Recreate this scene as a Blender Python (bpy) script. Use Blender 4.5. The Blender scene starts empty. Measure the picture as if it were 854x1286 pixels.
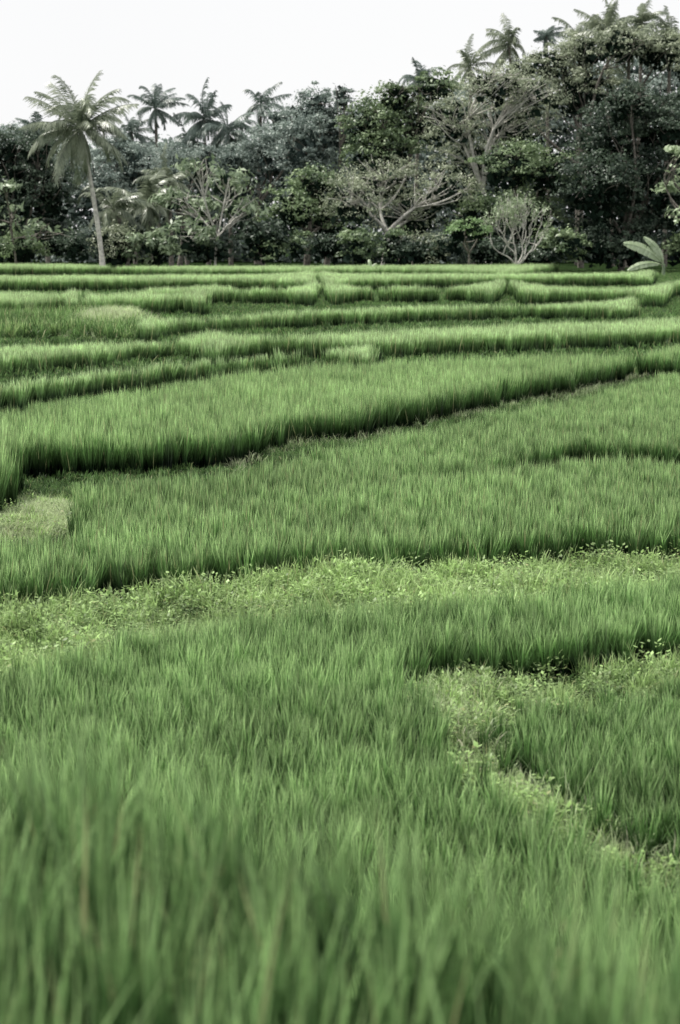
import bpy, math, random
import numpy as np
from mathutils import Vector
random.seed(7); rng=np.random.default_rng(7)
S=bpy.context.scene; C=S.collection
CAMH=3.1; F=2720.0; TH=math.atan(353/F)

# ---------- surveying helpers (ground truth in metres) ----------
def ray(x,y):
    u=(x-427)/F; v=(643-y)/F
    return (u, math.cos(TH)+v*math.sin(TH), -math.sin(TH)+v*math.cos(TH))
def G(x,y,z=0.0):
    d=ray(x,y); t=(z-CAMH)/d[2]; return (d[0]*t,d[1]*t)
def P(x,y,D):
    d=ray(x,y); t=D/d[1]; return np.array((d[0]*t,D,CAMH+d[2]*t))

# ---------- mesh helpers ----------
def mesh_np(name,V,Q,mat=None,along=None,smooth=False):
    V=np.asarray(V,dtype=np.float32); Q=np.asarray(Q,dtype=np.int32)
    me=bpy.data.meshes.new(name)
    me.vertices.add(len(V)); me.vertices.foreach_set('co',V.ravel())
    me.loops.add(Q.size); me.loops.foreach_set('vertex_index',Q.ravel())
    me.polygons.add(len(Q)); me.polygons.foreach_set('loop_start',np.arange(0,Q.size,4,dtype=np.int32))
    if smooth: me.polygons.foreach_set('use_smooth',np.ones(len(Q),dtype=bool))
    me.update(calc_edges=True)
    if along is not None:
        a=me.attributes.new('along','FLOAT','POINT'); a.data.foreach_set('value',np.asarray(along,dtype=np.float32))
    if mat: me.materials.append(mat)
    return me
def obj(name,me,parent=None,loc=None,coll=None,**kw):
    o=bpy.data.objects.new(name,me); (coll or C).objects.link(o)
    if loc is not None: o.location=loc
    if parent: o.parent=parent
    for k,v in kw.items(): o[k]=v
    return o

# ---------- materials ----------
def newmat(name):
    m=bpy.data.materials.new(name); m.use_nodes=True; nt=m.node_tree; nt.nodes.clear(); return m,nt
def N(nt,t,**kw):
    n=nt.nodes.new(t)
    for k,v in kw.items(): setattr(n,k,v)
    return n
def mixc(nt,fac,a,b,bt='MIX'):
    n=N(nt,'ShaderNodeMix',data_type='RGBA',blend_type=bt)
    for s,v in ((n.inputs[0],fac),(n.inputs[6],a),(n.inputs[7],b)):
        if isinstance(v,(int,float)): s.default_value=v
        elif isinstance(v,tuple): s.default_value=(*v,1)
        else: nt.links.new(v,s)
    return n.outputs[2]
def maprange(nt,v,a,b,c,d):
    n=N(nt,'ShaderNodeMapRange'); nt.links.new(v,n.inputs[0])
    for i,x in enumerate((a,b,c,d)): n.inputs[i+1].default_value=x
    return n.outputs[0]
def leafshader(nt,col,rough,trans,spec=0.5,tcol=None):
    p=N(nt,'ShaderNodeBsdfPrincipled'); nt.links.new(col,p.inputs['Base Color'])
    p.inputs['Roughness'].default_value=rough; p.inputs['Specular IOR Level'].default_value=spec
    t=N(nt,'ShaderNodeBsdfTranslucent'); nt.links.new(tcol or col,t.inputs[0])
    m=N(nt,'ShaderNodeMixShader'); m.inputs[0].default_value=trans
    nt.links.new(p.outputs[0],m.inputs[1]); nt.links.new(t.outputs[0],m.inputs[2])
    o=N(nt,'ShaderNodeOutputMaterial'); nt.links.new(m.outputs[0],o.inputs[0])
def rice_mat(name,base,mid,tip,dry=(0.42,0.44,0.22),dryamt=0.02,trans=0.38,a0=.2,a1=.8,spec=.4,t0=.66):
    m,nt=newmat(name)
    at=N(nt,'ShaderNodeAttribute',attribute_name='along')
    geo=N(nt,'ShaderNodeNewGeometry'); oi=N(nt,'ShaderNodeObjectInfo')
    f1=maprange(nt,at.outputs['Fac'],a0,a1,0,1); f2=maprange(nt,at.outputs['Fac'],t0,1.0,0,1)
    c=mixc(nt,f1,base,mid); c=mixc(nt,f2,c,tip)  # blade bases darkened in colour to paint shade low in the stand
    nz=N(nt,'ShaderNodeTexNoise'); nz.inputs['Scale'].default_value=0.35; nz.inputs['Detail'].default_value=4
    nt.links.new(geo.outputs['Position'],nz.inputs['Vector'])
    v=maprange(nt,nz.outputs[0],0.3,0.7,0.8,1.2)
    r=maprange(nt,geo.outputs['Random Per Island'],0,1,0.5,1.5)
    r2=maprange(nt,oi.outputs['Random'],0,1,0.66,1.34)
    mu=N(nt,'ShaderNodeMath',operation='MULTIPLY'); nt.links.new(v,mu.inputs[0]); nt.links.new(r,mu.inputs[1])
    mu2=N(nt,'ShaderNodeMath',operation='MULTIPLY'); nt.links.new(mu.outputs[0],mu2.inputs[0]); nt.links.new(r2,mu2.inputs[1])
    vm=N(nt,'ShaderNodeVectorMath',operation='SCALE'); nt.links.new(c,vm.inputs[0]); nt.links.new(mu2.outputs[0],vm.inputs['Scale'])
    d=N(nt,'ShaderNodeMath',operation='LESS_THAN'); nt.links.new(geo.outputs['Random Per Island'],d.inputs[0]); d.inputs[1].default_value=dryamt
    c=mixc(nt,d.outputs[0],vm.outputs[0],dry)
    leafshader(nt,c,0.42,trans,spec)
    return m
def leaf_mat(name,a,b,rough=0.46,trans=0.25,spec=0.45,scale=0.5):
    m,nt=newmat(name)
    geo=N(nt,'ShaderNodeNewGeometry')
    nz=N(nt,'ShaderNodeTexNoise'); nz.inputs['Scale'].default_value=scale; nz.inputs['Detail'].default_value=3
    nt.links.new(geo.outputs['Position'],nz.inputs['Vector'])
    f=maprange(nt,nz.outputs[0],0.38,0.62,0,1)
    ad=N(nt,'ShaderNodeMath',operation='ADD'); nt.links.new(f,ad.inputs[0]); nt.links.new(geo.outputs['Random Per Island'],ad.inputs[1])
    hf=N(nt,'ShaderNodeMath',operation='MULTIPLY'); nt.links.new(ad.outputs[0],hf.inputs[0]); hf.inputs[1].default_value=0.5
    c=mixc(nt,hf.outputs[0],a,b)
    leafshader(nt,c,rough,trans,spec)
    return m
def bark_mat(name,a,b,scale=6):
    m,nt=newmat(name)
    geo=N(nt,'ShaderNodeNewGeometry'); nz=N(nt,'ShaderNodeTexNoise'); nz.inputs['Scale'].default_value=scale; nz.inputs['Detail'].default_value=6
    nt.links.new(geo.outputs['Position'],nz.inputs['Vector'])
    c=mixc(nt,maprange(nt,nz.outputs[0],0.35,0.65,0,1),a,b)
    p=N(nt,'ShaderNodeBsdfPrincipled'); nt.links.new(c,p.inputs['Base Color']); p.inputs['Roughness'].default_value=0.85
    bp=N(nt,'ShaderNodeBump'); bp.inputs['Distance'].default_value=0.03; nt.links.new(nz.outputs[0],bp.inputs['Height']); nt.links.new(bp.outputs[0],p.inputs['Normal'])
    o=N(nt,'ShaderNodeOutputMaterial'); nt.links.new(p.outputs[0],o.inputs[0]); return m

M_fore=rice_mat('rice_leaf_shaded',(0.004,0.013,0.006),(0.090,0.190,0.058),(0.36,0.52,0.22),t0=.62)  # darker copy of the rice leaf, shade painted into the nearest plants
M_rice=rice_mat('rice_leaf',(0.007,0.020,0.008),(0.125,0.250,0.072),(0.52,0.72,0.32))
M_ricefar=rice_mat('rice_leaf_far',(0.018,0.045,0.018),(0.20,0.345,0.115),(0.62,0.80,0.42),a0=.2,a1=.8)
M_weed=rice_mat('weed_leaf',(0.02,0.05,0.015),(0.28,0.41,0.15),(0.54,0.67,0.34),dryamt=0.06,a0=.1,a1=.5,spec=.25,t0=.55)
M_cover=rice_mat('low_grass_leaf',(0.015,0.035,0.012),(0.12,0.22,0.07),(0.25,0.40,0.15),dryamt=0.02,a0=.15,a1=.65,spec=.15)
M_dry=rice_mat('dry_grass',(0.12,0.15,0.08),(0.42,0.51,0.28),(0.66,0.72,0.50),dryamt=0.2,dry=(0.66,0.64,0.48),a0=.0,a1=.45,spec=.25)
M_dark=leaf_mat('foliage_dark',(0.010,0.026,0.019),(0.13,0.185,0.12))
M_mid=leaf_mat('foliage_mid',(0.030,0.068,0.032),(0.34,0.45,0.23))
M_olive=leaf_mat('foliage_olive',(0.09,0.125,0.07),(0.58,0.64,0.45))
M_haze=leaf_mat('foliage_painted_haze',(0.08,0.120,0.105),(0.42,0.50,0.44))  # distance haze painted into the leaf colour of far trees
M_core=leaf_mat('foliage_painted_shade',(0.005,0.012,0.009),(0.022,0.038,0.025),rough=.9,trans=0.05,spec=.05)  # inner leaves painted near black as the shade inside crowns
M_corehaze=leaf_mat('foliage_painted_shade_haze',(0.04,0.06,0.055),(0.09,0.12,0.11),rough=.9,trans=0.05,spec=.05)  # inner crown shade and distance haze both painted into the colour
M_big=leaf_mat('foliage_broad',(0.09,0.15,0.075),(0.44,0.54,0.35),rough=0.38,spec=0.55,scale=1.0)
M_pale=leaf_mat('foliage_pale',(0.24,0.33,0.17),(0.54,0.64,0.44),scale=1.5)
M_fresh=leaf_mat('foliage_fresh',(0.13,0.24,0.085),(0.38,0.54,0.26),scale=1.5,trans=.35)
M_palm=leaf_mat('palm_leaf',(0.06,0.09,0.055),(0.40,0.45,0.32),rough=0.36,spec=0.6)
M_palmhaze=leaf_mat('palm_leaf_painted_haze',(0.06,0.09,0.08),(0.22,0.28,0.24),rough=0.4)  # far palms, with haze painted into the frond colour
M_bark=bark_mat('bark',(0.07,0.06,0.05),(0.24,0.22,0.19))
M_pbark=bark_mat('pale_bark',(0.36,0.35,0.32),(0.66,0.64,0.58),4)
m,nt=newmat('mossy_soil')
geo=N(nt,'ShaderNodeNewGeometry'); nz=N(nt,'ShaderNodeTexNoise'); nz.inputs['Scale'].default_value=1.2; nz.inputs['Detail'].default_value=8
nt.links.new(geo.outputs['Position'],nz.inputs['Vector'])
c=mixc(nt,maprange(nt,nz.outputs[0],0.4,0.6,0,1),(0.008,0.017,0.007),(0.03,0.052,0.018))
p=N(nt,'ShaderNodeBsdfPrincipled'); nt.links.new(c,p.inputs['Base Color']); p.inputs['Roughness'].default_value=1.0; p.inputs['Specular IOR Level'].default_value=0.0
bp=N(nt,'ShaderNodeBump'); bp.inputs['Distance'].default_value=0.05; nt.links.new(nz.outputs[0],bp.inputs['Height']); nt.links.new(bp.outputs[0],p.inputs['Normal'])
o=N(nt,'ShaderNodeOutputMaterial'); nt.links.new(p.outputs[0],o.inputs[0]); M_soil=m

# ---------- ground ----------
xs=np.linspace(-900,900,91); ys=np.linspace(-300,1500,91)
XX,YY=np.meshgrid(xs,ys); ZZ=np.zeros_like(XX)
V=np.stack([XX.ravel(),YY.ravel(),ZZ.ravel()],1)
i=np.arange(90)[:,None]*91+np.arange(90)[None,:]; i=i.ravel()
Q=np.stack([i,i+1,i+92,i+91],1)
obj('ground',mesh_np('ground',V,Q,M_soil,smooth=True),kind='structure',label='flat dark wet soil under the rice terraces')

# raised foreground terrace
Z0=1.66; H0=0.44
fp=[G(x,y,Z0+H0*.9) for x,y in [(-500,950),(0,964),(150,960),(260,980),(400,1022),(560,1058),(700,1086),(854,1132),(1300,1215)]]
V=[];Q=[]
ex=np.linspace(-8,8,61); ey=np.interp(ex,[e[0] for e in fp],[e[1] for e in fp])
prof=[(0,Z0),(0.1,Z0),(0.35,Z0-.1),(0.9,0.5),(1.4,-0.02)]
for a,b in zip(ex,ey):
    for k,(dy,z) in enumerate(prof): V.append((a,(b+dy) if k else -4.0,z+(0.03*math.sin(a*5+dy*3) if k>1 else 0)))
for a in range(60):
    for k in range(4):
        q=a*5+k; Q.append((q,q+5,q+6,q+1))
obj('terrace_bank',mesh_np('terrace_bank',V,Q,M_soil,smooth=True),kind='structure',label='raised earth terrace carrying the nearest rice')

def bumpz(X,Y,b):
    cx,cy,rx,ry,hg=b; r2=((X-cx)/rx)**2+((Y-cy)/ry)**2
    return hg*np.clip(1-r2,0,None)**.7
def mound(b,label):
    cx,cy,rx,ry,hg=b; n=25
    X,Y=np.meshgrid(np.linspace(cx-rx,cx+rx,n),np.linspace(cy-ry,cy+ry,n)); Z=bumpz(X,Y,b)*.98-.01
    V=np.stack([X.ravel(),Y.ravel(),Z.ravel()],1); i=(np.arange(n-1)[:,None]*n+np.arange(n-1)[None,:]).ravel()
    obj('earth_mound',mesh_np('earth_mound',V,np.stack([i,i+1,i+n+1,i+n],1),M_soil,smooth=True),kind='structure',label=label)

# ---------- tufts ----------
def blades(n,h,spread,lean,w,curve=0.5,seg=4,hmin=0.7):
    V=[];Q=[];A=[]
    for _ in range(n):
        az=rng.uniform(0,2*math.pi); r=spread*math.sqrt(rng.uniform()); a2=rng.uniform(0,2*math.pi)
        bx,by=r*math.cos(a2),r*math.sin(a2)
        L=h*rng.uniform(hmin,1.05); ln=lean*rng.uniform(0.1,1.0)
        dx,dy=math.cos(az),math.sin(az); wa=az+math.pi/2+rng.uniform(-.6,.6)
        wx,wy=math.cos(wa),math.sin(wa); x=bx;y=by;z=0; ang=ln*0.3
        s0=len(V)
        for k in range(seg+1):
            t=k/seg; ww=w*(0.55+0.9*t if t<0.5 else (1-t)*1.9+0.04)*0.5
            V.append((x-wx*ww,y-wy*ww,z)); V.append((x+wx*ww,y+wy*ww,z)); A+= [z/h]*2
            ang=ln*(0.3+curve*2.2*t*t)
            st=L/seg; x+=dx*math.sin(ang)*st; y+=dy*math.sin(ang)*st; z+=math.cos(ang)*st
        for k in range(seg):
            q=s0+2*k; Q.append((q,q+1,q+3,q+2))
    return V,Q,A
def weedplant(n,h,spread,lw):
    V=[];Q=[];A=[]
    for _ in range(n):
        a=rng.uniform(0,6.28); r=spread*math.sqrt(rng.uniform()); z=h*rng.uniform(0.15,1)
        c=np.array((r*math.cos(a),r*math.sin(a),z)); L=lw*rng.uniform(.6,1.3)
        d=np.array((math.cos(a+rng.normal()),math.sin(a+rng.normal()),rng.uniform(-.3,.6))); d/=np.linalg.norm(d)
        s=np.cross(d,(0,0,1)); s/=np.linalg.norm(s)+1e-6; s0=len(V)
        V+= [c,c+d*L*.5+s*L*.3,c+d*L,c+d*L*.5-s*L*.3]; Q.append((s0,s0+1,s0+2,s0+3)); t=z/h; A+=[t*.5,t*.6,t*.7,t*.6]
    return V,Q,A
def tuftcoll(name,defs,mat):
    c=bpy.data.collections.new(name)
    for k,(V,Q,A) in enumerate(defs):
        obj('%s_tuft.%03d'%(name,k),mesh_np(name,V,Q,mat,A),coll=c)
    return c
TC={}
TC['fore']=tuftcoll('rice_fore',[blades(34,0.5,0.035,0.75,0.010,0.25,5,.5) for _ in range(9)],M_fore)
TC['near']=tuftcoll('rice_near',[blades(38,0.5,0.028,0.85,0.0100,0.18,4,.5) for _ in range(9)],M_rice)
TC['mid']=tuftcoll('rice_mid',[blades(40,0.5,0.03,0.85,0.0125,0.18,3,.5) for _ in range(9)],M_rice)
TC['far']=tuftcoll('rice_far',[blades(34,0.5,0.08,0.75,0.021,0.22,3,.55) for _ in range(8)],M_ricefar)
TC['weed']=tuftcoll('weed',[blades(26,0.22,0.05,1.5,0.007,0.8) for _ in range(5)]+[weedplant(75,0.18,0.10,0.032) for _ in range(4)],M_weed)
TC['dry']=tuftcoll('dry',[blades(24,0.2,0.1,1.6,0.006,1.0) for _ in range(6)],M_dry)
TC['weedfar']=tuftcoll('weed_far',[blades(26,0.35,0.17,1.1,0.02,0.9,3) for _ in range(6)],M_weed)
TC['cover']=tuftcoll('low_grass',[blades(26,0.35,0.22,1.3,0.02,0.9,3) for _ in range(6)],M_cover)
TC['covernear']=tuftcoll('short_grass',[blades(26,0.2,0.09,1.5,0.008,0.9,3) for _ in range(6)],M_cover)

_g={}
def gn(key):
    if key in _g: return _g[key]
    t=bpy.data.node_groups.new('scatter_'+key,'GeometryNodeTree')
    t.interface.new_socket('Geometry',in_out='INPUT',socket_type='NodeSocketGeometry')
    t.interface.new_socket('Geometry',in_out='OUTPUT',socket_type='NodeSocketGeometry')
    gi=t.nodes.new('NodeGroupInput'); go=t.nodes.new('NodeGroupOutput')
    ci=t.nodes.new('GeometryNodeCollectionInfo'); ci.inputs[0].default_value=TC[key]; ci.inputs[1].default_value=True; ci.inputs[2].default_value=True
    ip=t.nodes.new('GeometryNodeInstanceOnPoints'); ip.inputs['Pick Instance'].default_value=True
    def na(n,ty):
        a=t.nodes.new('GeometryNodeInputNamedAttribute'); a.data_type=ty; a.inputs[0].default_value=n; return a.outputs[0]
    L=t.links.new
    L(gi.outputs[0],ip.inputs['Points']); L(ci.outputs[0],ip.inputs['Instance'])
    L(na('idx','INT'),ip.inputs['Instance Index']); L(na('rot','FLOAT_VECTOR'),ip.inputs['Rotation']); L(na('scl','FLOAT_VECTOR'),ip.inputs['Scale'])
    L(ip.outputs[0],go.inputs[0]); _g[key]=t; return t
def inpoly(px,py,poly):
    ins=np.zeros(len(px),bool); n=len(poly)
    for a in range(n):
        x1,y1=poly[a]; x2,y2=poly[(a+1)%n]
        if y1==y2: continue
        c=((y1>py)!=(y2>py))&(px<(x2-x1)*(py-y1)/(y2-y1)+x1); ins^=c
    return ins
ALL=[]
def scatter(name,poly,key,sp,h,z0=0.0,label='',hvar=0.12,category='rice',lean=0.08,exclude=False,wob=None,bump=None):
    poly=np.array(poly); x0,y0=poly.min(0)-.3; x1,y1=poly.max(0)+.3
    gx=np.arange(x0,x1,sp); gy=np.arange(y0,y1,sp); X,Y=np.meshgrid(gx,gy); X=X.ravel();Y=Y.ravel()
    k=np.abs(X)<0.157*np.maximum(Y,1)*1.35+2.0
    X=X[k];Y=Y[k]
    X=X+rng.uniform(-.5,.5,len(X))*sp; Y=Y+rng.uniform(-.5,.5,len(Y))*sp
    wob=wob or min(sp*0.6,.1)
    # slow meander of the edge plus per-plant jitter
    mx=.06*np.sin(Y*2.3+X)+.05*np.sin(X*4.1+Y*1.7); my=.10*np.sin(X*1.9)+.08*np.sin(X*4.7+1)
    k=inpoly(X+mx+rng.normal(0,wob,len(X)),Y+my+rng.normal(0,wob,len(Y)),poly)
    X=X[k];Y=Y[k]
    if exclude:
        k=np.ones(len(X),bool)
        for pl in ALL: k&=~inpoly(X,Y,pl)
        X=X[k];Y=Y[k]
    n=len(X)
    if n==0: return
    Z=np.full(n,z0)
    if bump: Z=Z+bumpz(X,Y,bump)
    me=bpy.data.meshes.new(name); me.vertices.add(n)
    me.vertices.foreach_set('co',np.stack([X,Y,Z],1).astype(np.float32).ravel())
    und=0.5*np.sin(X*1.1+Y*0.35+1)*np.sin(Y*0.8-X*.3)+0.5*np.sin(X*2.9+2)*np.sin(Y*2.1+X)+0.3*np.sin(X*6.3+Y*4.1)
    hs=h/0.5*(1+hvar*0.5*und+rng.normal(0,hvar*0.6,n))
    if key in('weed','covernear'): hs=h/0.2*(1+0.6*und+rng.normal(0,.4,n))
    if key=='dry': hs=h/0.2*(1+0.4*und+rng.normal(0,.3,n))
    if key in('weedfar','cover'): hs=h/0.35*(1+0.3*und+rng.normal(0,.25,n))
    hs=np.clip(hs,0.25*hs.mean(),2.0*hs.mean())
    a=me.attributes.new('idx','INT','POINT'); a.data.foreach_set('value',rng.integers(0,720,n).astype(np.int32))
    rot=np.stack([rng.normal(0,lean,n),rng.normal(0.03,lean,n),rng.uniform(0,6.28,n)],1)
    a=me.attributes.new('rot','FLOAT_VECTOR','POINT'); a.data.foreach_set('vector',rot.astype(np.float32).ravel())
    sx=hs**0.5*rng.uniform(.85,1.2,n)
    a=me.attributes.new('scl','FLOAT_VECTOR','POINT'); a.data.foreach_set('vector',np.stack([sx,sx,hs],1).astype(np.float32).ravel())
    o=obj(name,me,kind='stuff',label=label,category=category)
    md=o.modifiers.new('scatter','NODES'); md.node_group=gn(key)
    return o
def poly(lst,h):
    return [G(x,y,0.0 if k=='b' else h) for x,y,k in lst]
def B(l): return [(x,y,'b') for x,y in l]
def T(l): return [(x,y,'t') for x,y in l]
def field(front,back,h,key,sp,label,hvar=0.15,dy=0):
    pl=poly(B(front)+T([(x,y-dy) for x,y in back]),h*0.88); ALL.append(pl)
    scatter('rice_field',pl,key,sp,h,0,label,hvar,'rice field')

# F0
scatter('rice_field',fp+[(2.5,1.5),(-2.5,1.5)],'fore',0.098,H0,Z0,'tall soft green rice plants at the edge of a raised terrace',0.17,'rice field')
# F1
h=.37
pl=poly(B([(1000,825),(854,838),(760,852),(680,860),(600,854),(540,866),(508,880)])+T([(520,886),(562,922),(610,960),(662,1000),(734,1044),(828,1082),(1000,1130),(900,1250),(-250,1250),(-250,868),(0,828),(150,797),(300,771),(430,751),(560,743),(700,734),(854,717),(1000,707)]),h*.93); ALL.append(pl)
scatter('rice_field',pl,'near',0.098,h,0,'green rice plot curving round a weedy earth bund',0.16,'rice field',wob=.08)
# F2
h=.29
pl=poly(B([(594,918),(622,955),(672,996),(731,1036),(800,1073),(884,1108),(1050,1165)])+T([(1050,838),(854,855),(760,864),(690,870),(636,882),(604,898)]),h*.93); ALL.append(pl)
scatter('rice_field',pl,'near',0.092,h,0,'shorter young rice in a small plot beside the bund',0.22,'rice field',wob=.13)
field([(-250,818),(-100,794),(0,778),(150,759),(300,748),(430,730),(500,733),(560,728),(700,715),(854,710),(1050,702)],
      [(1050,580),(854,575),(700,577),(640,585),(500,592),(330,598),(200,600),(95,606),(104,628),(122,652),(90,668),(0,680),(-250,706)],.42,'mid',0.115,'broad green rice plot with a dark shaded front edge')
field([(1050,603),(854,592),(780,591),(720,586),(680,600),(600,622),(500,632),(340,640)],
      [(290,600),(330,588),(350,577),(480,549),(640,515),(740,494),(845,468),(1050,457)],.42,'mid',0.12,'green rice plot tapering along a bund')
field([(-250,606),(30,603),(110,602),(160,597),(210,592),(280,592),(340,572),(480,547),(560,531),(640,512),(740,492),(845,464),(862,458)],
      [(850,447),(700,447),(520,453),(400,460),(290,471),(180,490),(0,519),(-250,556)],.56,'mid',0.12,'long wedge of tall rice with a deep shaded front edge')
pl=[G(*p) for p in [(-250,700),(-10,666),(14,650),(24,634),(5,612),(-250,606)]]; ALL.append(pl)
scatter('rice_field',pl,'mid',0.11,.82,0,'corner of a tall rice plot by a cut grass bank',0.14,'rice field')
field([(-250,555),(0,520),(100,503),(250,482),(380,468),(430,462),(456,456),(465,450)],[(463,449),(448,444),(420,441),(380,442),(250,453),(100,470),(0,484),(-250,510)],.50,'far',0.15,'narrow rice plot ending in a rounded tip',.10)
field([(-250,500),(0,476),(120,465),(200,455),(235,448),(258,440)],[(256,434),(225,428),(120,432),(0,437),(-250,442)],.52,'far',0.16,'narrow rice plot on a shallow terrace',.10)
field([(258,442),(285,449),(340,453),(455,457),(560,451),(700,444),(820,440),(900,437),(1050,434)],[(1050,396),(854,400),(780,404),(600,411),(420,419),(300,428),(262,437)],.62,'far',0.16,'wide rice plot with a dark shaded edge',.10)
field([(176,418),(188,423),(230,423),(300,421),(420,413),(560,408),(700,402),(760,398),(785,393),(795,389)],[(787,387),(740,385),(640,384),(500,386),(350,393),(250,400),(200,404),(180,410)],.62,'far',0.18,'long narrow rice plot on a terrace',.10)
rows=[([(-300,404),(0,403),(40,402),(66,399),(84,393),(93,384)],[(92,378),(76,372),(50,369),(0,368),(-300,368)],'rounded rice plot end'),
([(110,385),(116,393),(136,399),(165,400),(205,399),(236,393),(258,383)],[(250,376),(226,371),(180,369),(136,370),(116,377)],'small lens-shaped rice plot'),
([(268,380),(300,385),(340,386),(370,383),(388,378),(397,371)],[(388,367),(366,364),(330,363),(250,364),(150,367)],'rice plot with a dark edge'),
([(408,371),(420,378),(450,382),(510,384),(560,382),(600,378),(632,369)],[(616,365),(590,362),(530,361),(450,362),(420,366)],'low rice plot with rounded ends'),
([(640,370),(656,376),(690,381),(740,384),(790,384),(822,380),(844,373)],[(830,368),(790,365),(740,364),(660,365)],'low rice plot with a dark edge'),
([(-300,365),(60,364),(220,363),(330,362),(370,359),(394,356)],[(388,353),(340,351),(280,350),(150,351),(60,351),(-300,350)],'distant rice strip'),
([(402,356),(425,360),(460,361),(640,361),(770,360),(800,358),(818,354)],[(813,348),(790,346),(640,347),(520,349),(440,350),(410,353)],'distant rice strip under the trees'),
([(-400,349),(100,349),(400,348),(640,346),(700,344)],[(640,341),(560,338),(480,337),(400,338),(230,338),(150,336),(80,332),(-400,331)],'far rice strip below the trees'),
([(852,372),(1100,376)],[(1100,354),(852,356)],'far rice strip below the trees')]
for f,b,l in rows: field(f,b,.80,'far',0.19,l,.09)

# weeds
def weeds(pl,key,sp,h,label,name='bund_weeds',ex=True,bump=None,wob=None):
    scatter(name,[G(x,y) for x,y in pl],key,sp,h,0,label,0.2,'weeds',0.25,exclude=ex,bump=bump,wob=wob)
bk=[(-250,940),(0,910),(200,880),(400,850),(560,830),(700,810),(854,795),(1050,785),(1050,690),(854,698),(700,704),(560,716),(430,718),(300,736),(150,750),(0,766),(-250,806)]
weeds(bk,'weed',0.075,.17,'leafy weeds and grass on an earth bund')
weeds(bk,'weedfar',0.8,.25,'ragged grass tufts on an earth bund')
weeds([(470,905),(540,860),(600,850),(680,858),(760,850),(854,836),(1050,825),(1050,905),(854,930),(700,950),(600,915),(640,1000),(690,1040),(760,1080),(870,1130),(1050,1180),(1050,1290),(854,1250),(600,1100),(500,1000)],'weed',0.085,.15,'low weeds and grass on a narrow curved bund')
weeds([(505,895),(550,876),(620,872),(640,880),(600,912),(630,958),(680,1000),(740,1037),(810,1072),(890,1105),(890,1140),(700,1065),(600,980),(550,930)],'dry',0.08,.17,'pale dry grass on a narrow curved bund',wob=.1)
cx,cy=G(45,662); b1=(cx,cy,.8,1.5,.14)
mound(b1,'low earth mound between rice plots')
weeds([(-60,690),(40,690),(80,682),(122,668),(100,652),(62,634),(30,630),(0,665)],'dry',0.042,.09,'pale cut grass covering a small mound',bump=b1,wob=.10)
weeds([(-60,690),(40,692),(90,684),(128,668),(110,646),(72,626),(30,626),(0,655)],'weed',0.16,.11,'low weeds covering a small mound',bump=b1,wob=.15)
cx,cy=G(138,413); b2=(cx,cy,1.5,5,.4)
mound(b2,'low earth mound between rice plots')
weeds([(106,426),(138,430),(166,424),(174,410),(145,400),(112,403)],'dry',0.11,.30,'pale dry grass mound',bump=b2,wob=.35)
weeds([(-250,430),(0,429),(95,428),(150,431),(178,424),(180,406),(140,398),(105,402),(0,405),(-250,405)],'cover',0.2,.46,'leafy weeds on a fallow plot')
weeds([(-250,430),(0,429),(95,428),(150,431),(178,424),(180,406),(140,398),(105,402),(0,405),(-250,405)],'weedfar',0.55,.48,'leafy weeds on a fallow plot')
weeds([(290,600),(340,576),(480,551),(640,516),(740,496),(845,468),(880,460),(880,452),(845,460),(740,489),(640,509),(480,544),(340,568),(280,590)],'dry',0.17,.15,'dry yellow grass along a bund',ex=False)
yy=[(-2.0-0.215*y,y) for y in (9,45)]+[(2.0+0.215*y,y) for y in (45,9)]
scatter('grass_cover',yy,'covernear',0.13,.11,0,'low green grass between the rice plots',0.2,'grass',0.25,exclude=True)
yy=[(-2.0-0.215*y,y) for y in (45,166)]+[(2.0+0.215*y,y) for y in (166,45)]
scatter('grass_cover',yy,'cover',0.32,.20,0,'low green grass between the rice plots',0.2,'grass',0.25,exclude=True)

# ---------- trees ----------
def tube(V,Q,pts,rad,n=7):
    pts=[np.array(p,float) for p in pts]; s0=len(V)
    for k,p in enumerate(pts):
        d=pts[min(k+1,len(pts)-1)]-pts[max(k-1,0)]; d/=np.linalg.norm(d)+1e-9
        a=np.cross(d,(0.3,1,0.1)); a/=np.linalg.norm(a)+1e-9; b=np.cross(d,a)
        for j in range(n):
            t=2*math.pi*j/n; V.append(p+rad[k]*(math.cos(t)*a+math.sin(t)*b))
    for k in range(len(pts)-1):
        for j in range(n):
            q=s0+k*n; Q.append((q+j,q+(j+1)%n,q+n+(j+1)%n,q+n+j))
def curve(a,b,n=6,w=0.12,sag=0.0):
    a=np.array(a,float);b=np.array(b,float); L=np.linalg.norm(b-a); o=rng.normal(0,w*L,3)
    return [a+(b-a)*t+o*math.sin(math.pi*t)+np.array((0,0,sag*L*math.sin(math.pi*t))) for t in np.linspace(0,1,n)]
def leaves(centres,dirs,size,aspect=0.5,up=0.6):
    n=len(centres)
    nrm=rng.normal(size=(n,3))*.7+dirs*0.7+np.array((0,0,up)); nrm/=np.linalg.norm(nrm,axis=1)[:,None]
    d=np.cross(nrm,rng.normal(size=(n,3))); d/=np.linalg.norm(d,axis=1)[:,None]+1e-9
    s=np.cross(nrm,d); L=(size*rng.uniform(.6,1.35,n))[:,None]
    v0=centres-d*L*.5; v2=centres+d*L*.5-nrm*L*.12; v1=centres+s*L*aspect*.5+nrm*L*.06-d*L*.05; v3=centres-s*L*aspect*.5+nrm*L*.06-d*L*.05
    V=np.stack([v0,v1,v2,v3],1).reshape(-1,3); Q=np.arange(4*n).reshape(n,4); return V,Q
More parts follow.
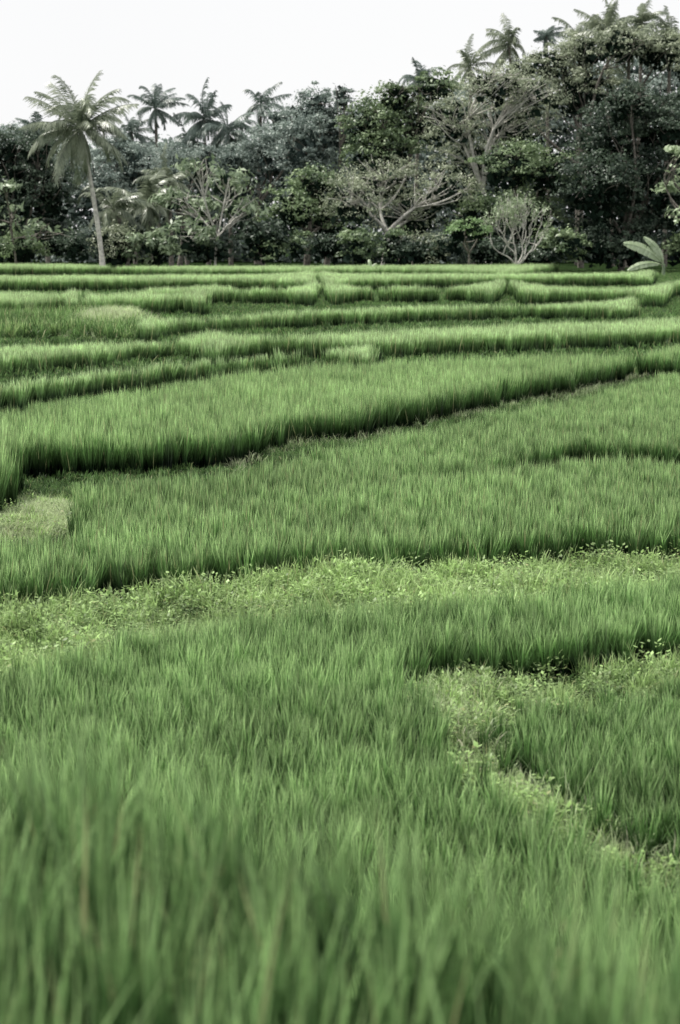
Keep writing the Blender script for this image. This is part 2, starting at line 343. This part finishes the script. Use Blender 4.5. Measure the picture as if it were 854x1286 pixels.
def crownpts(lobes,ncl,nlf,clr):
    cs=[];ds=[]
    for c,r in lobes:
        vol=(r[0]*r[1]*r[2])**(1/3); k=max(8,int(ncl*vol**2/6))
        u=rng.normal(size=(k,3)); u/=np.linalg.norm(u,axis=1)[:,None]
        u[:,2]=np.where(u[:,2]<-.3,-u[:,2],u[:,2])
        rr=rng.uniform(0.70,1.22,k)[:,None]; cc=c+u*r*rr
        s=clr*rng.uniform(.3,1.8,k)
        off=rng.normal(size=(k,nlf,3))
        off/=np.linalg.norm(off,axis=2)[:,:,None]; off*=rng.uniform(.3,1.3,(k,nlf,1))*np.array((1,1,.7))
        off[:,:,2]=np.abs(off[:,:,2])-.25
        off*= s[:,None,None]
        pts=(cc[:,None,:]+off).reshape(-1,3)
        dd=off/(np.linalg.norm(off,axis=2)[:,:,None]+1e-6)*1.3+u[:,None,:]*.5; cs.append(pts); ds.append(dd.reshape(-1,3))
    return np.concatenate(cs),np.concatenate(ds)
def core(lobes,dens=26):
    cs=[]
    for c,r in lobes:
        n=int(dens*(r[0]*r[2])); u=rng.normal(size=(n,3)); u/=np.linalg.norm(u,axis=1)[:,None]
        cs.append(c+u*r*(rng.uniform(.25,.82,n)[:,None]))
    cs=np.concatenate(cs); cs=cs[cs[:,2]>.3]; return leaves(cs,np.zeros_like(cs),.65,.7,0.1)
def crownmesh(L,mat,ncl,nlf,clr,leaf,aspect,dens=26,zmin=.1):
    cs,ds=crownpts(L,ncl,nlf,clr); k=cs[:,2]>zmin; V,Q=leaves(cs[k],ds[k],leaf,aspect); nf=len(Q)
    if dens:
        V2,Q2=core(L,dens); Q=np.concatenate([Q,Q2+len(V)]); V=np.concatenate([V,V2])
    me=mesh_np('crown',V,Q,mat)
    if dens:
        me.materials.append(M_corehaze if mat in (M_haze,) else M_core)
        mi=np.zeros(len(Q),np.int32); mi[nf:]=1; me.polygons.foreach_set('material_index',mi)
    return me
def tree(x,D,lobes,mat,label,leaf=0.22,ncl=50,nlf=74,clr=0.7,bark=None,name='tree',aspect=.55,cat='tree',trunk_r=.28,extra=8,dens=40):
    bx=P(x,300,D)[0]; base=np.array((bx,D,0.0)); L=[]
    for (lx,ly,rx,ry) in lobes:
        c=P(lx,ly,D+rng.uniform(-2.5,2.5)); s=D/F
        c=c-base; r=np.array((rx*s,(rx+ry)*.5*s*.9,ry*s)); L.append((c,r))
    e=obj(name,None,loc=base,label=label,category=cat); e.empty_display_size=.5
    V=[];Q=[]
    lo=min(c[2] for c,_ in L); hi=max(c[2] for c,_ in L)
    fork=np.array((rng.uniform(-.5,.5),0,max(1.0,min(lo*.8+.5,hi*.45))))
    tube(V,Q,curve((0,0,-.1),fork,5,.04),np.linspace(trunk_r,trunk_r*.7,5))
    for c,r in L:
        p=curve(fork,c,7,.10,.05); tube(V,Q,p,np.linspace(trunk_r*.55,.06,7),6)
        for _ in range(extra):
            u=rng.normal(size=3); u[2]=abs(u[2])*.8; u[1]-=.6; u/=np.linalg.norm(u); st=p[rng.integers(3,7)]
            tube(V,Q,curve(st,c+u*r*rng.uniform(.85,1.3),5,.1),np.linspace(.06,.018,5),4)
    obj('trunk',mesh_np('trunk',V,Q,bark or M_bark,smooth=True),parent=e)
    obj('crown',crownmesh(L,mat,ncl,nlf,clr,leaf,aspect,dens),parent=e)
    return e

tree(20,164,[(10,198,36,32),(48,193,26,28),(20,245,45,45),(62,245,32,45),(0,300,45,35),(70,300,30,30),(-45,220,50,60),(-50,290,50,40)],M_dark,'dense dark broadleaf tree beside a coconut palm')
tree(-120,166,[(-110,190,50,45),(-140,260,60,60),(-90,280,50,55)],M_dark,'dense dark broadleaf tree at the rice edge')
tree(150,180,[(150,190,24,20),(172,218,32,32),(128,243,30,38),(160,280,42,42)],M_haze,'haze-tinted green tree behind coconut palms')
tree(225,190,[(215,208,24,24),(245,222,34,32),(205,243,35,35),(258,200,16,14)],M_haze,'haze-tinted green tree behind broad-leaved shrubs')
tree(330,192,[(300,210,28,28),(352,156,20,22),(378,146,18,18),(342,204,38,40),(300,248,35,38)],M_haze,'haze-tinted green tall tree in the tree line')
tree(410,184,[(398,134,20,24),(420,168,34,36),(385,193,36,45),(428,124,12,18),(400,235,45,40)],M_haze,'haze-tinted green tall tree in the tree line')
tree(505,176,[(500,124,26,22),(545,112,30,20),(462,164,34,34),(520,160,50,36),(480,200,45,35)],M_mid,'tall rounded green tree with a broad crown',leaf=.27,nlf=54)
tree(610,168,[(622,112,40,26),(568,160,40,38),(640,160,50,38),(600,213,60,40),(672,124,34,28)],M_olive,'feathery grey-green tree with bare twigs showing',leaf=.17,nlf=66,clr=.95,extra=30,bark=M_pbark,dens=24)
tree(730,184,[(690,84,36,24),(735,68,34,24),(780,60,36,26),(830,68,40,28),(730,120,50,38),(650,98,30,20),(880,80,40,40)],M_olive,'olive green tree rising behind darker trees',leaf=.2)
tree(780,161,[(765,185,46,46),(822,160,42,38),(750,250,48,50),(815,250,50,52),(790,134,34,24),(870,180,50,60),(880,270,50,50),(780,300,60,35)],M_dark,'massive dark broadleaf tree over the rice',leaf=.25)
tree(960,163,[(950,140,60,50),(1000,200,70,70),(950,270,60,60)],M_dark,'massive dark broadleaf tree over the rice')
tree(480,162,[(480,230,44,32),(440,260,34,36),(515,270,42,36),(560,243,36,30)],M_olive,'drooping grey-green tree with thin branches',leaf=.17,nlf=66,clr=.85,extra=26,bark=M_pbark,dens=24)
tree(650,163,[(640,212,42,32),(690,222,36,34),(665,280,45,38),(600,282,38,34)],M_mid,'mid green tree in the tree line')
tree(385,165,[(395,240,30,28),(365,268,32,30),(410,285,36,34)],M_mid,'mid green tree at the rice edge',leaf=.28,nlf=50)
tree(587,150,[(588,283,18,10),(573,294,13,9),(603,293,13,9),(588,297,16,9)],M_fresh,'small bright green tree with a slim trunk',leaf=.17,clr=.35,trunk_r=.09,extra=3,ncl=150,nlf=44,dens=60)
# broad-leaved
tree(270,158,[(250,215,20,14),(285,235,28,20),(225,255,28,20),(262,275,32,24),(305,270,26,20),(240,300,30,22)],M_big,'broad-leaved pale shrubby tree with drooping leaves',leaf=.6,ncl=46,nlf=16,clr=.8,aspect=.34,bark=M_pbark,trunk_r=.12,dens=10,extra=12)
tree(20,156,[(5,240,16,12),(20,280,26,20),(55,300,26,18)],M_big,'broad-leaved shrubby tree before dark foliage',leaf=.55,ncl=20,nlf=11,aspect=.34,trunk_r=.1,dens=5)
tree(872,150,[(850,195,18,10),(862,225,22,16),(858,280,20,22),(838,240,12,8)],M_pale,'pale large-leaved tree at the wood edge',leaf=.5,ncl=34,nlf=12,clr=.6,trunk_r=.12,extra=3,dens=0)

sh=[(-60,315,50,28,M_dark),(20,318,45,22,M_mid),(90,315,30,24,M_dark),(150,312,36,28,M_olive),(200,316,34,26,M_big),(330,306,30,30,M_dark),(355,318,34,20,M_mid),(400,316,34,24,M_dark),(450,312,34,28,M_mid),(500,318,34,22,M_dark),(545,314,34,26,M_olive),(620,318,34,20,M_dark),(700,318,36,22,M_mid),(745,316,40,26,M_dark),(800,318,40,22,M_dark),(870,316,50,28,M_mid),(950,316,50,28,M_dark),(270,322,34,18,M_dark),(590,320,34,18,M_dark),(660,322,34,16,M_dark)]
for x,y,rx,ry,mt in sh:
    D=157+rng.uniform(-1,2); s=D/F; c=P(x,y,D); base=np.array((c[0],D,0)); 
    L=[(c-base+rng.normal(0,.5,3)*[1.5,1,0.5],np.array((rx*s*.7,rx*s*.6,ry*s*.9))) for _ in range(3)]
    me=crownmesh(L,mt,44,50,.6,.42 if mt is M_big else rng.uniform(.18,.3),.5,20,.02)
    nm={M_dark.name:'dark',M_mid.name:'green',M_olive.name:'grey-green',M_big.name:'broad-leaved pale'}[mt.name]
    obj('shrub',me,loc=base,label='dense %s shrub at the edge of the rice'%nm,category='shrub',group='shrubs along the wood edge')

# far wood (mass)
L=[]
for x,y in [(-300,190),(-220,180),(-140,185),(-70,175),(0,165),(50,174),(110,190),(160,180),(220,190),(280,188),(340,172),(400,155),(450,150),(500,140),(560,128),(620,110),(680,96),(740,82),(800,76),(860,76),(940,90),(1020,120),(1100,140)]:
    D=215+rng.uniform(-5,10); s=D/F; yy=y
    while yy<330:
        L.append((P(x+rng.uniform(-10,10),yy+22,D),np.array((48*s,3.5,28*s)))); yy+=32
obj('distant_wood',crownmesh(L,M_haze,24,36,1.2,.45,.55,22),kind='stuff',label='far haze-tinted green wood behind the palms',category='wood')

# ---------- palms ----------
def palmcrown(nf,flen,seed,lw=0.08,wind=0.0,lo=-50,ll0=.21,dr=(.05,.15),dens=50,wa=0.0,hi=84,je=16,jl=(.7,1.12),hang=1.0):
    r=np.random.default_rng(seed); V=[];Q=[]; wx,wy=wind*math.cos(wa),wind*math.sin(wa)
    for f in range(nf):
        az=f*2.399+r.uniform(-.5,.5); q=f/nf
        el=math.radians(hi-(hi-lo)*q+r.uniform(-je,je)); L=flen*r.uniform(*jl)*(0.85 if q>.8 else 1)
        p=np.array((0,0,0.)); n=14; pts=[p.copy()]; droop=r.uniform(*dr)
        e=el; a=az
        for k in range(n):
            d=np.array((math.cos(e)*math.cos(a)+wx*k/n,math.cos(e)*math.sin(a)+wy*k/n,math.sin(e))); d/=np.linalg.norm(d)
            p=p+d*L/n; pts.append(p.copy()); e-=droop*(0.3+1.5*k/n)
        tube(V,Q,pts,np.linspace(.06,.012,n+1),4)
        pts=np.array(pts)
        for t in np.linspace(.12,.995,dens):
            i=min(int(t*n),n-1); fr=t*n-i; c=pts[i]*(1-fr)+pts[i+1]*fr; d=pts[i+1]-pts[i]; d/=np.linalg.norm(d)
            s=np.cross(d,(0,0,1)); s/=np.linalg.norm(s)+1e-6
            ll=flen*ll0*(math.sin(math.pi*min(t*.8+.15,1))**.7)*r.uniform(.5,1.3)
            for sg in(-1,1):
                v=s*sg*.7+d*.8+hang*np.array((0,0,-.25-.45*q+r.uniform(-.3,.2))); v/=np.linalg.norm(v)
                mid=c+v*ll*.5; tip=c+v*ll+np.array((0,0,-.25*ll*hang)); w=d*lw*.5; s0=len(V)
                V+= [c-w*.5,c+w*.5,mid+w,mid-w]; Q.append((s0,s0+1,s0+2,s0+3))
                V+= [tip-w*.2,tip+w*.2]; Q.append((s0+3,s0+2,s0+5,s0+4))
    return V,Q
_ps=[100]
def palm(bx,D,cx,cy,k,sc,rot,label,bark=M_bark,tr=.17):
    b=P(bx,300,D); base=np.array((b[0],D,0)); top=P(cx,cy,D)-base
    e=obj('coconut_palm',None,loc=base,label=label,category='palm tree',group='coconut palms in the tree line')
    V=[];Q=[]; n=14; pts=[]
    for t in np.linspace(0,1,n): pts.append(np.array((top[0]*(t**1.3),0.3*math.sin(t*3),top[2]*t)))
    rad=[tr*(1.5-1.0*min(1,t*6)*.35-.35*t)*(1+.04*((i%2)*2-1)) for i,t in enumerate(np.linspace(0,1,n))]
    tube(V,Q,pts,rad,8)
    obj('trunk',mesh_np('trunk',V,Q,bark,smooth=True),parent=e)
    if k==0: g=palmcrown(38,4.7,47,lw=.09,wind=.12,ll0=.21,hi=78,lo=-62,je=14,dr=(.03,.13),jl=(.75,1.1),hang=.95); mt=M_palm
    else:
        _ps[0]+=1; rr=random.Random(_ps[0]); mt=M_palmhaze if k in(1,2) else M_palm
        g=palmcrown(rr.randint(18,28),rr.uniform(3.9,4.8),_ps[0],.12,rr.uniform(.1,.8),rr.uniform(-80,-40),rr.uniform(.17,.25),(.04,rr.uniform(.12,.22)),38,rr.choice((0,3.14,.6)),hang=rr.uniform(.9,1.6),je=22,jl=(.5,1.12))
    o=obj('crown',mesh_np('palm_crown',*g,mt),parent=e,loc=top); o.scale=(sc,)*3; o.rotation_euler=(0.15*math.sin(rot*7),0.2*math.cos(rot*5),rot if k==0 else rot*.15)
palm(129,154,101,162,0,1.0,0.3,'tall coconut palm with a leaning pale trunk and full crown',bark=M_pbark,tr=.17)
palm(200,205,195,136,1,.66,1.0,'slender coconut palm rising above haze-tinted trees')
palm(262,200,256,150,2,.85,2.0,'coconut palm above haze-tinted trees')
palm(290,198,286,168,1,.85,2.5,'coconut palm with drooping fronds')
palm(322,205,328,132,2,.66,4.0,'slender coconut palm rising above the trees')
palm(160,185,155,200,2,.95,.2,'short coconut palm with drooping fronds')
palm(148,162,142,262,4,.85,2.2,'short coconut palm with drooping fronds')
palm(235,200,238,182,2,.8,5.2,'coconut palm among haze-tinted trees')
palm(170,205,165,166,1,.6,4.4,'slender coconut palm among haze-tinted trees')
palm(215,176,212,228,3,.8,3.4,'short coconut palm with drooping fronds')
palm(190,170,186,255,4,.8,1.4,'short coconut palm with drooping fronds')
palm(520,195,528,102,1,.7,1.0,'coconut palm top above rounded green trees')
palm(595,200,590,84,3,.65,3.0,'coconut palm top above olive trees')
palm(650,200,640,56,4,.75,.5,'tall coconut palm against the white sky')
palm(690,205,686,46,1,.45,2.0,'slender coconut palm against the white sky')
palm(725,198,728,52,3,.8,4.3,'coconut palm against the white sky')
palm(770,192,762,38,3,.8,5.0,'full coconut palm crown against the white sky')
palm(788,186,790,58,4,.8,1.1,'coconut palm with its crown half buried in trees')
palm(800,203,806,30,4,.7,3.1,'coconut palm against the white sky')
palm(835,190,842,54,3,.8,1.5,'coconut palm with spiky top against the white sky')
palm(60,200,45,170,2,.8,1.5,'coconut palm behind dark foliage')

# ---------- frangipani (nearly bare pale tree) ----------
base=np.array((P(648,300,153)[0],153,0)); e=obj('frangipani_tree',None,loc=base,label='nearly bare frangipani tree with pale forking branches',category='tree')
V=[];Q=[];tips=[]
def branch(p,d,L,r,lv):
    q=p+d*L; tube(V,Q,curve(p,q,4,.10),np.linspace(r,r*.72,4),5)
    if lv<2: tips.append(q)
    if lv==0: return
    for k in range(2+(rng.uniform()<.4)):
        if lv<3 and rng.uniform()<.1: continue
        nd=d+rng.normal(0,.36,3)*np.array((1.0,.9,.6))+np.array((-d[0]*.15,0,.28)); nd/=np.linalg.norm(nd)
        branch(q,nd,L*rng.uniform(.6,.9),r*.7,lv-1)
tube(V,Q,[(0,0,-.1),(.05,0,.4),(0.0,0,.7)],[.13,.11,.1],7)
for dx,dz,LL in((-.9,.8,1.3),(-.45,1,1.6),(-.1,1,1.6),(.3,1,1.5),(.8,.8,1.35),(.55,1,1.5)):
    d=np.array((dx,rng.uniform(-.4,.4),dz)); d/=np.linalg.norm(d); branch(np.array((0,0,.65)),d,LL,.068,4)
obj('trunk',mesh_np('trunk',V,Q,M_pbark,smooth=True),parent=e)
tp=np.array(tips); tp=tp[rng.uniform(size=len(tp))<.75]; cc=np.repeat(tp,6,0)+rng.normal(0,.15,(len(tp)*6,3))
V,Q=leaves(cc,np.zeros_like(cc),.25,.35); obj('crown',mesh_np('crown',V,Q,M_pale),parent=e)

# ---------- banana plants ----------
def banana(x,D,specs,label,stem=1.2,mt=M_pale):
    base=np.array((P(x,300,D)[0],D,0)); e=obj('banana_plant',None,loc=base,label=label,category='banana plant')
    V=[];Q=[]; tube(V,Q,[(0,0,-.1),(0,0,stem*.5),(.03,0,stem)],[.13,.11,.08],8); obj('stem',mesh_np('stem',V,Q,M_big,smooth=True),parent=e)
    V=[];Q=[]
    for (a,ee,L,wd) in specs:
        ee=math.radians(ee); a=math.radians(a); p=np.array((0,0,stem*.9)); m=22; pts=[p.copy()]; ds=[]
        for k in range(m):
            d=np.array((math.cos(ee)*math.cos(a),math.cos(ee)*math.sin(a),math.sin(ee))); ds.append(d); p=p+d*L/m; pts.append(p.copy()); ee-=.04
        tube(V,Q,pts,np.linspace(.035,.01,m+1),4)
        W=[L*wd*math.sin(math.pi*min(1,max(0,(k/m-.08)/.94)))**.6+.015 for k in range(m+1)]
        for sg in(-1,1):
            for k in range(2,m):
                d=ds[k]; s=np.cross(d,(0,-.8,.6)); s/=np.linalg.norm(s)
                def off(w): return s*sg*w+d*w*.25+np.array((0,.04,-.15*w))
                gap=.82 if k%6==3+sg else 1.0
                a0=pts[k]; a1=pts[k+1]; o0=off(W[k]); o1=off(W[k+1]*gap)
                s0=len(V); V+= [a0,a1,a1*gap+a0*(1-gap)+o1,a0+o0]; Q.append((s0,s0+1,s0+2,s0+3))
    obj('leaves',mesh_np('leaves',V,Q,mt),parent=e)
banana(834,147,[(183,52,3.2,.13),(190,16,2.6,.10),(165,78,2.4,.11)],'young banana plant with a slanting broad leaf beside rice',.9)
banana(465,146,[(100,85,.9,.12),(20,70,.7,.12)],'tiny banana shoot with upright leaves beside rice',.5)

# ---------- world, sun, camera ----------
el=math.radians(58); azd=math.radians(-66)
w=bpy.data.worlds.new('World'); S.world=w; w.use_nodes=True; nt=w.node_tree; nt.nodes.clear()
sk=N(nt,'ShaderNodeTexSky',sky_type='NISHITA'); sk.sun_disc=False; sk.sun_elevation=el; sk.sun_rotation=azd
tc=N(nt,'ShaderNodeTexCoord'); nz=N(nt,'ShaderNodeTexNoise'); nz.inputs['Scale'].default_value=1.5; nz.inputs['Detail'].default_value=4
nt.links.new(tc.outputs['Generated'],nz.inputs['Vector'])
cl=mixc(nt,maprange(nt,nz.outputs[0],.35,.65,0,1),(9.6,9.6,9.7),(10.1,10.1,10.1))
cc=mixc(nt,0.96,sk.outputs[0],cl)
bg=N(nt,'ShaderNodeBackground'); nt.links.new(cc,bg.inputs[0]); bg.inputs[1].default_value=0.1
o=N(nt,'ShaderNodeOutputWorld'); nt.links.new(bg.outputs[0],o.inputs[0])
sd=bpy.data.lights.new('sun','SUN'); sd.energy=5.0; sd.angle=math.radians(0.8); sd.color=(1,.96,.89)
so=obj('sun',sd,loc=(0,0,50)); v=Vector((math.sin(azd)*math.cos(el),math.cos(azd)*math.cos(el),math.sin(el)))
so.rotation_euler=v.to_track_quat('Z','Y').to_euler()
cd=bpy.data.cameras.new('camera'); cam=obj('camera',cd,loc=(0,0,CAMH)); cam.rotation_euler=(math.pi/2-TH,0,0)
cd.sensor_fit='VERTICAL'; cd.sensor_height=24; cd.lens=24*F/1286; cd.clip_end=3000; cd.clip_start=.05
cd.dof.use_dof=True; cd.dof.focus_distance=24; cd.dof.aperture_fstop=2.8
S.camera=cam
S.view_settings.view_transform='Standard'; S.view_settings.look='None'; S.view_settings.exposure=0
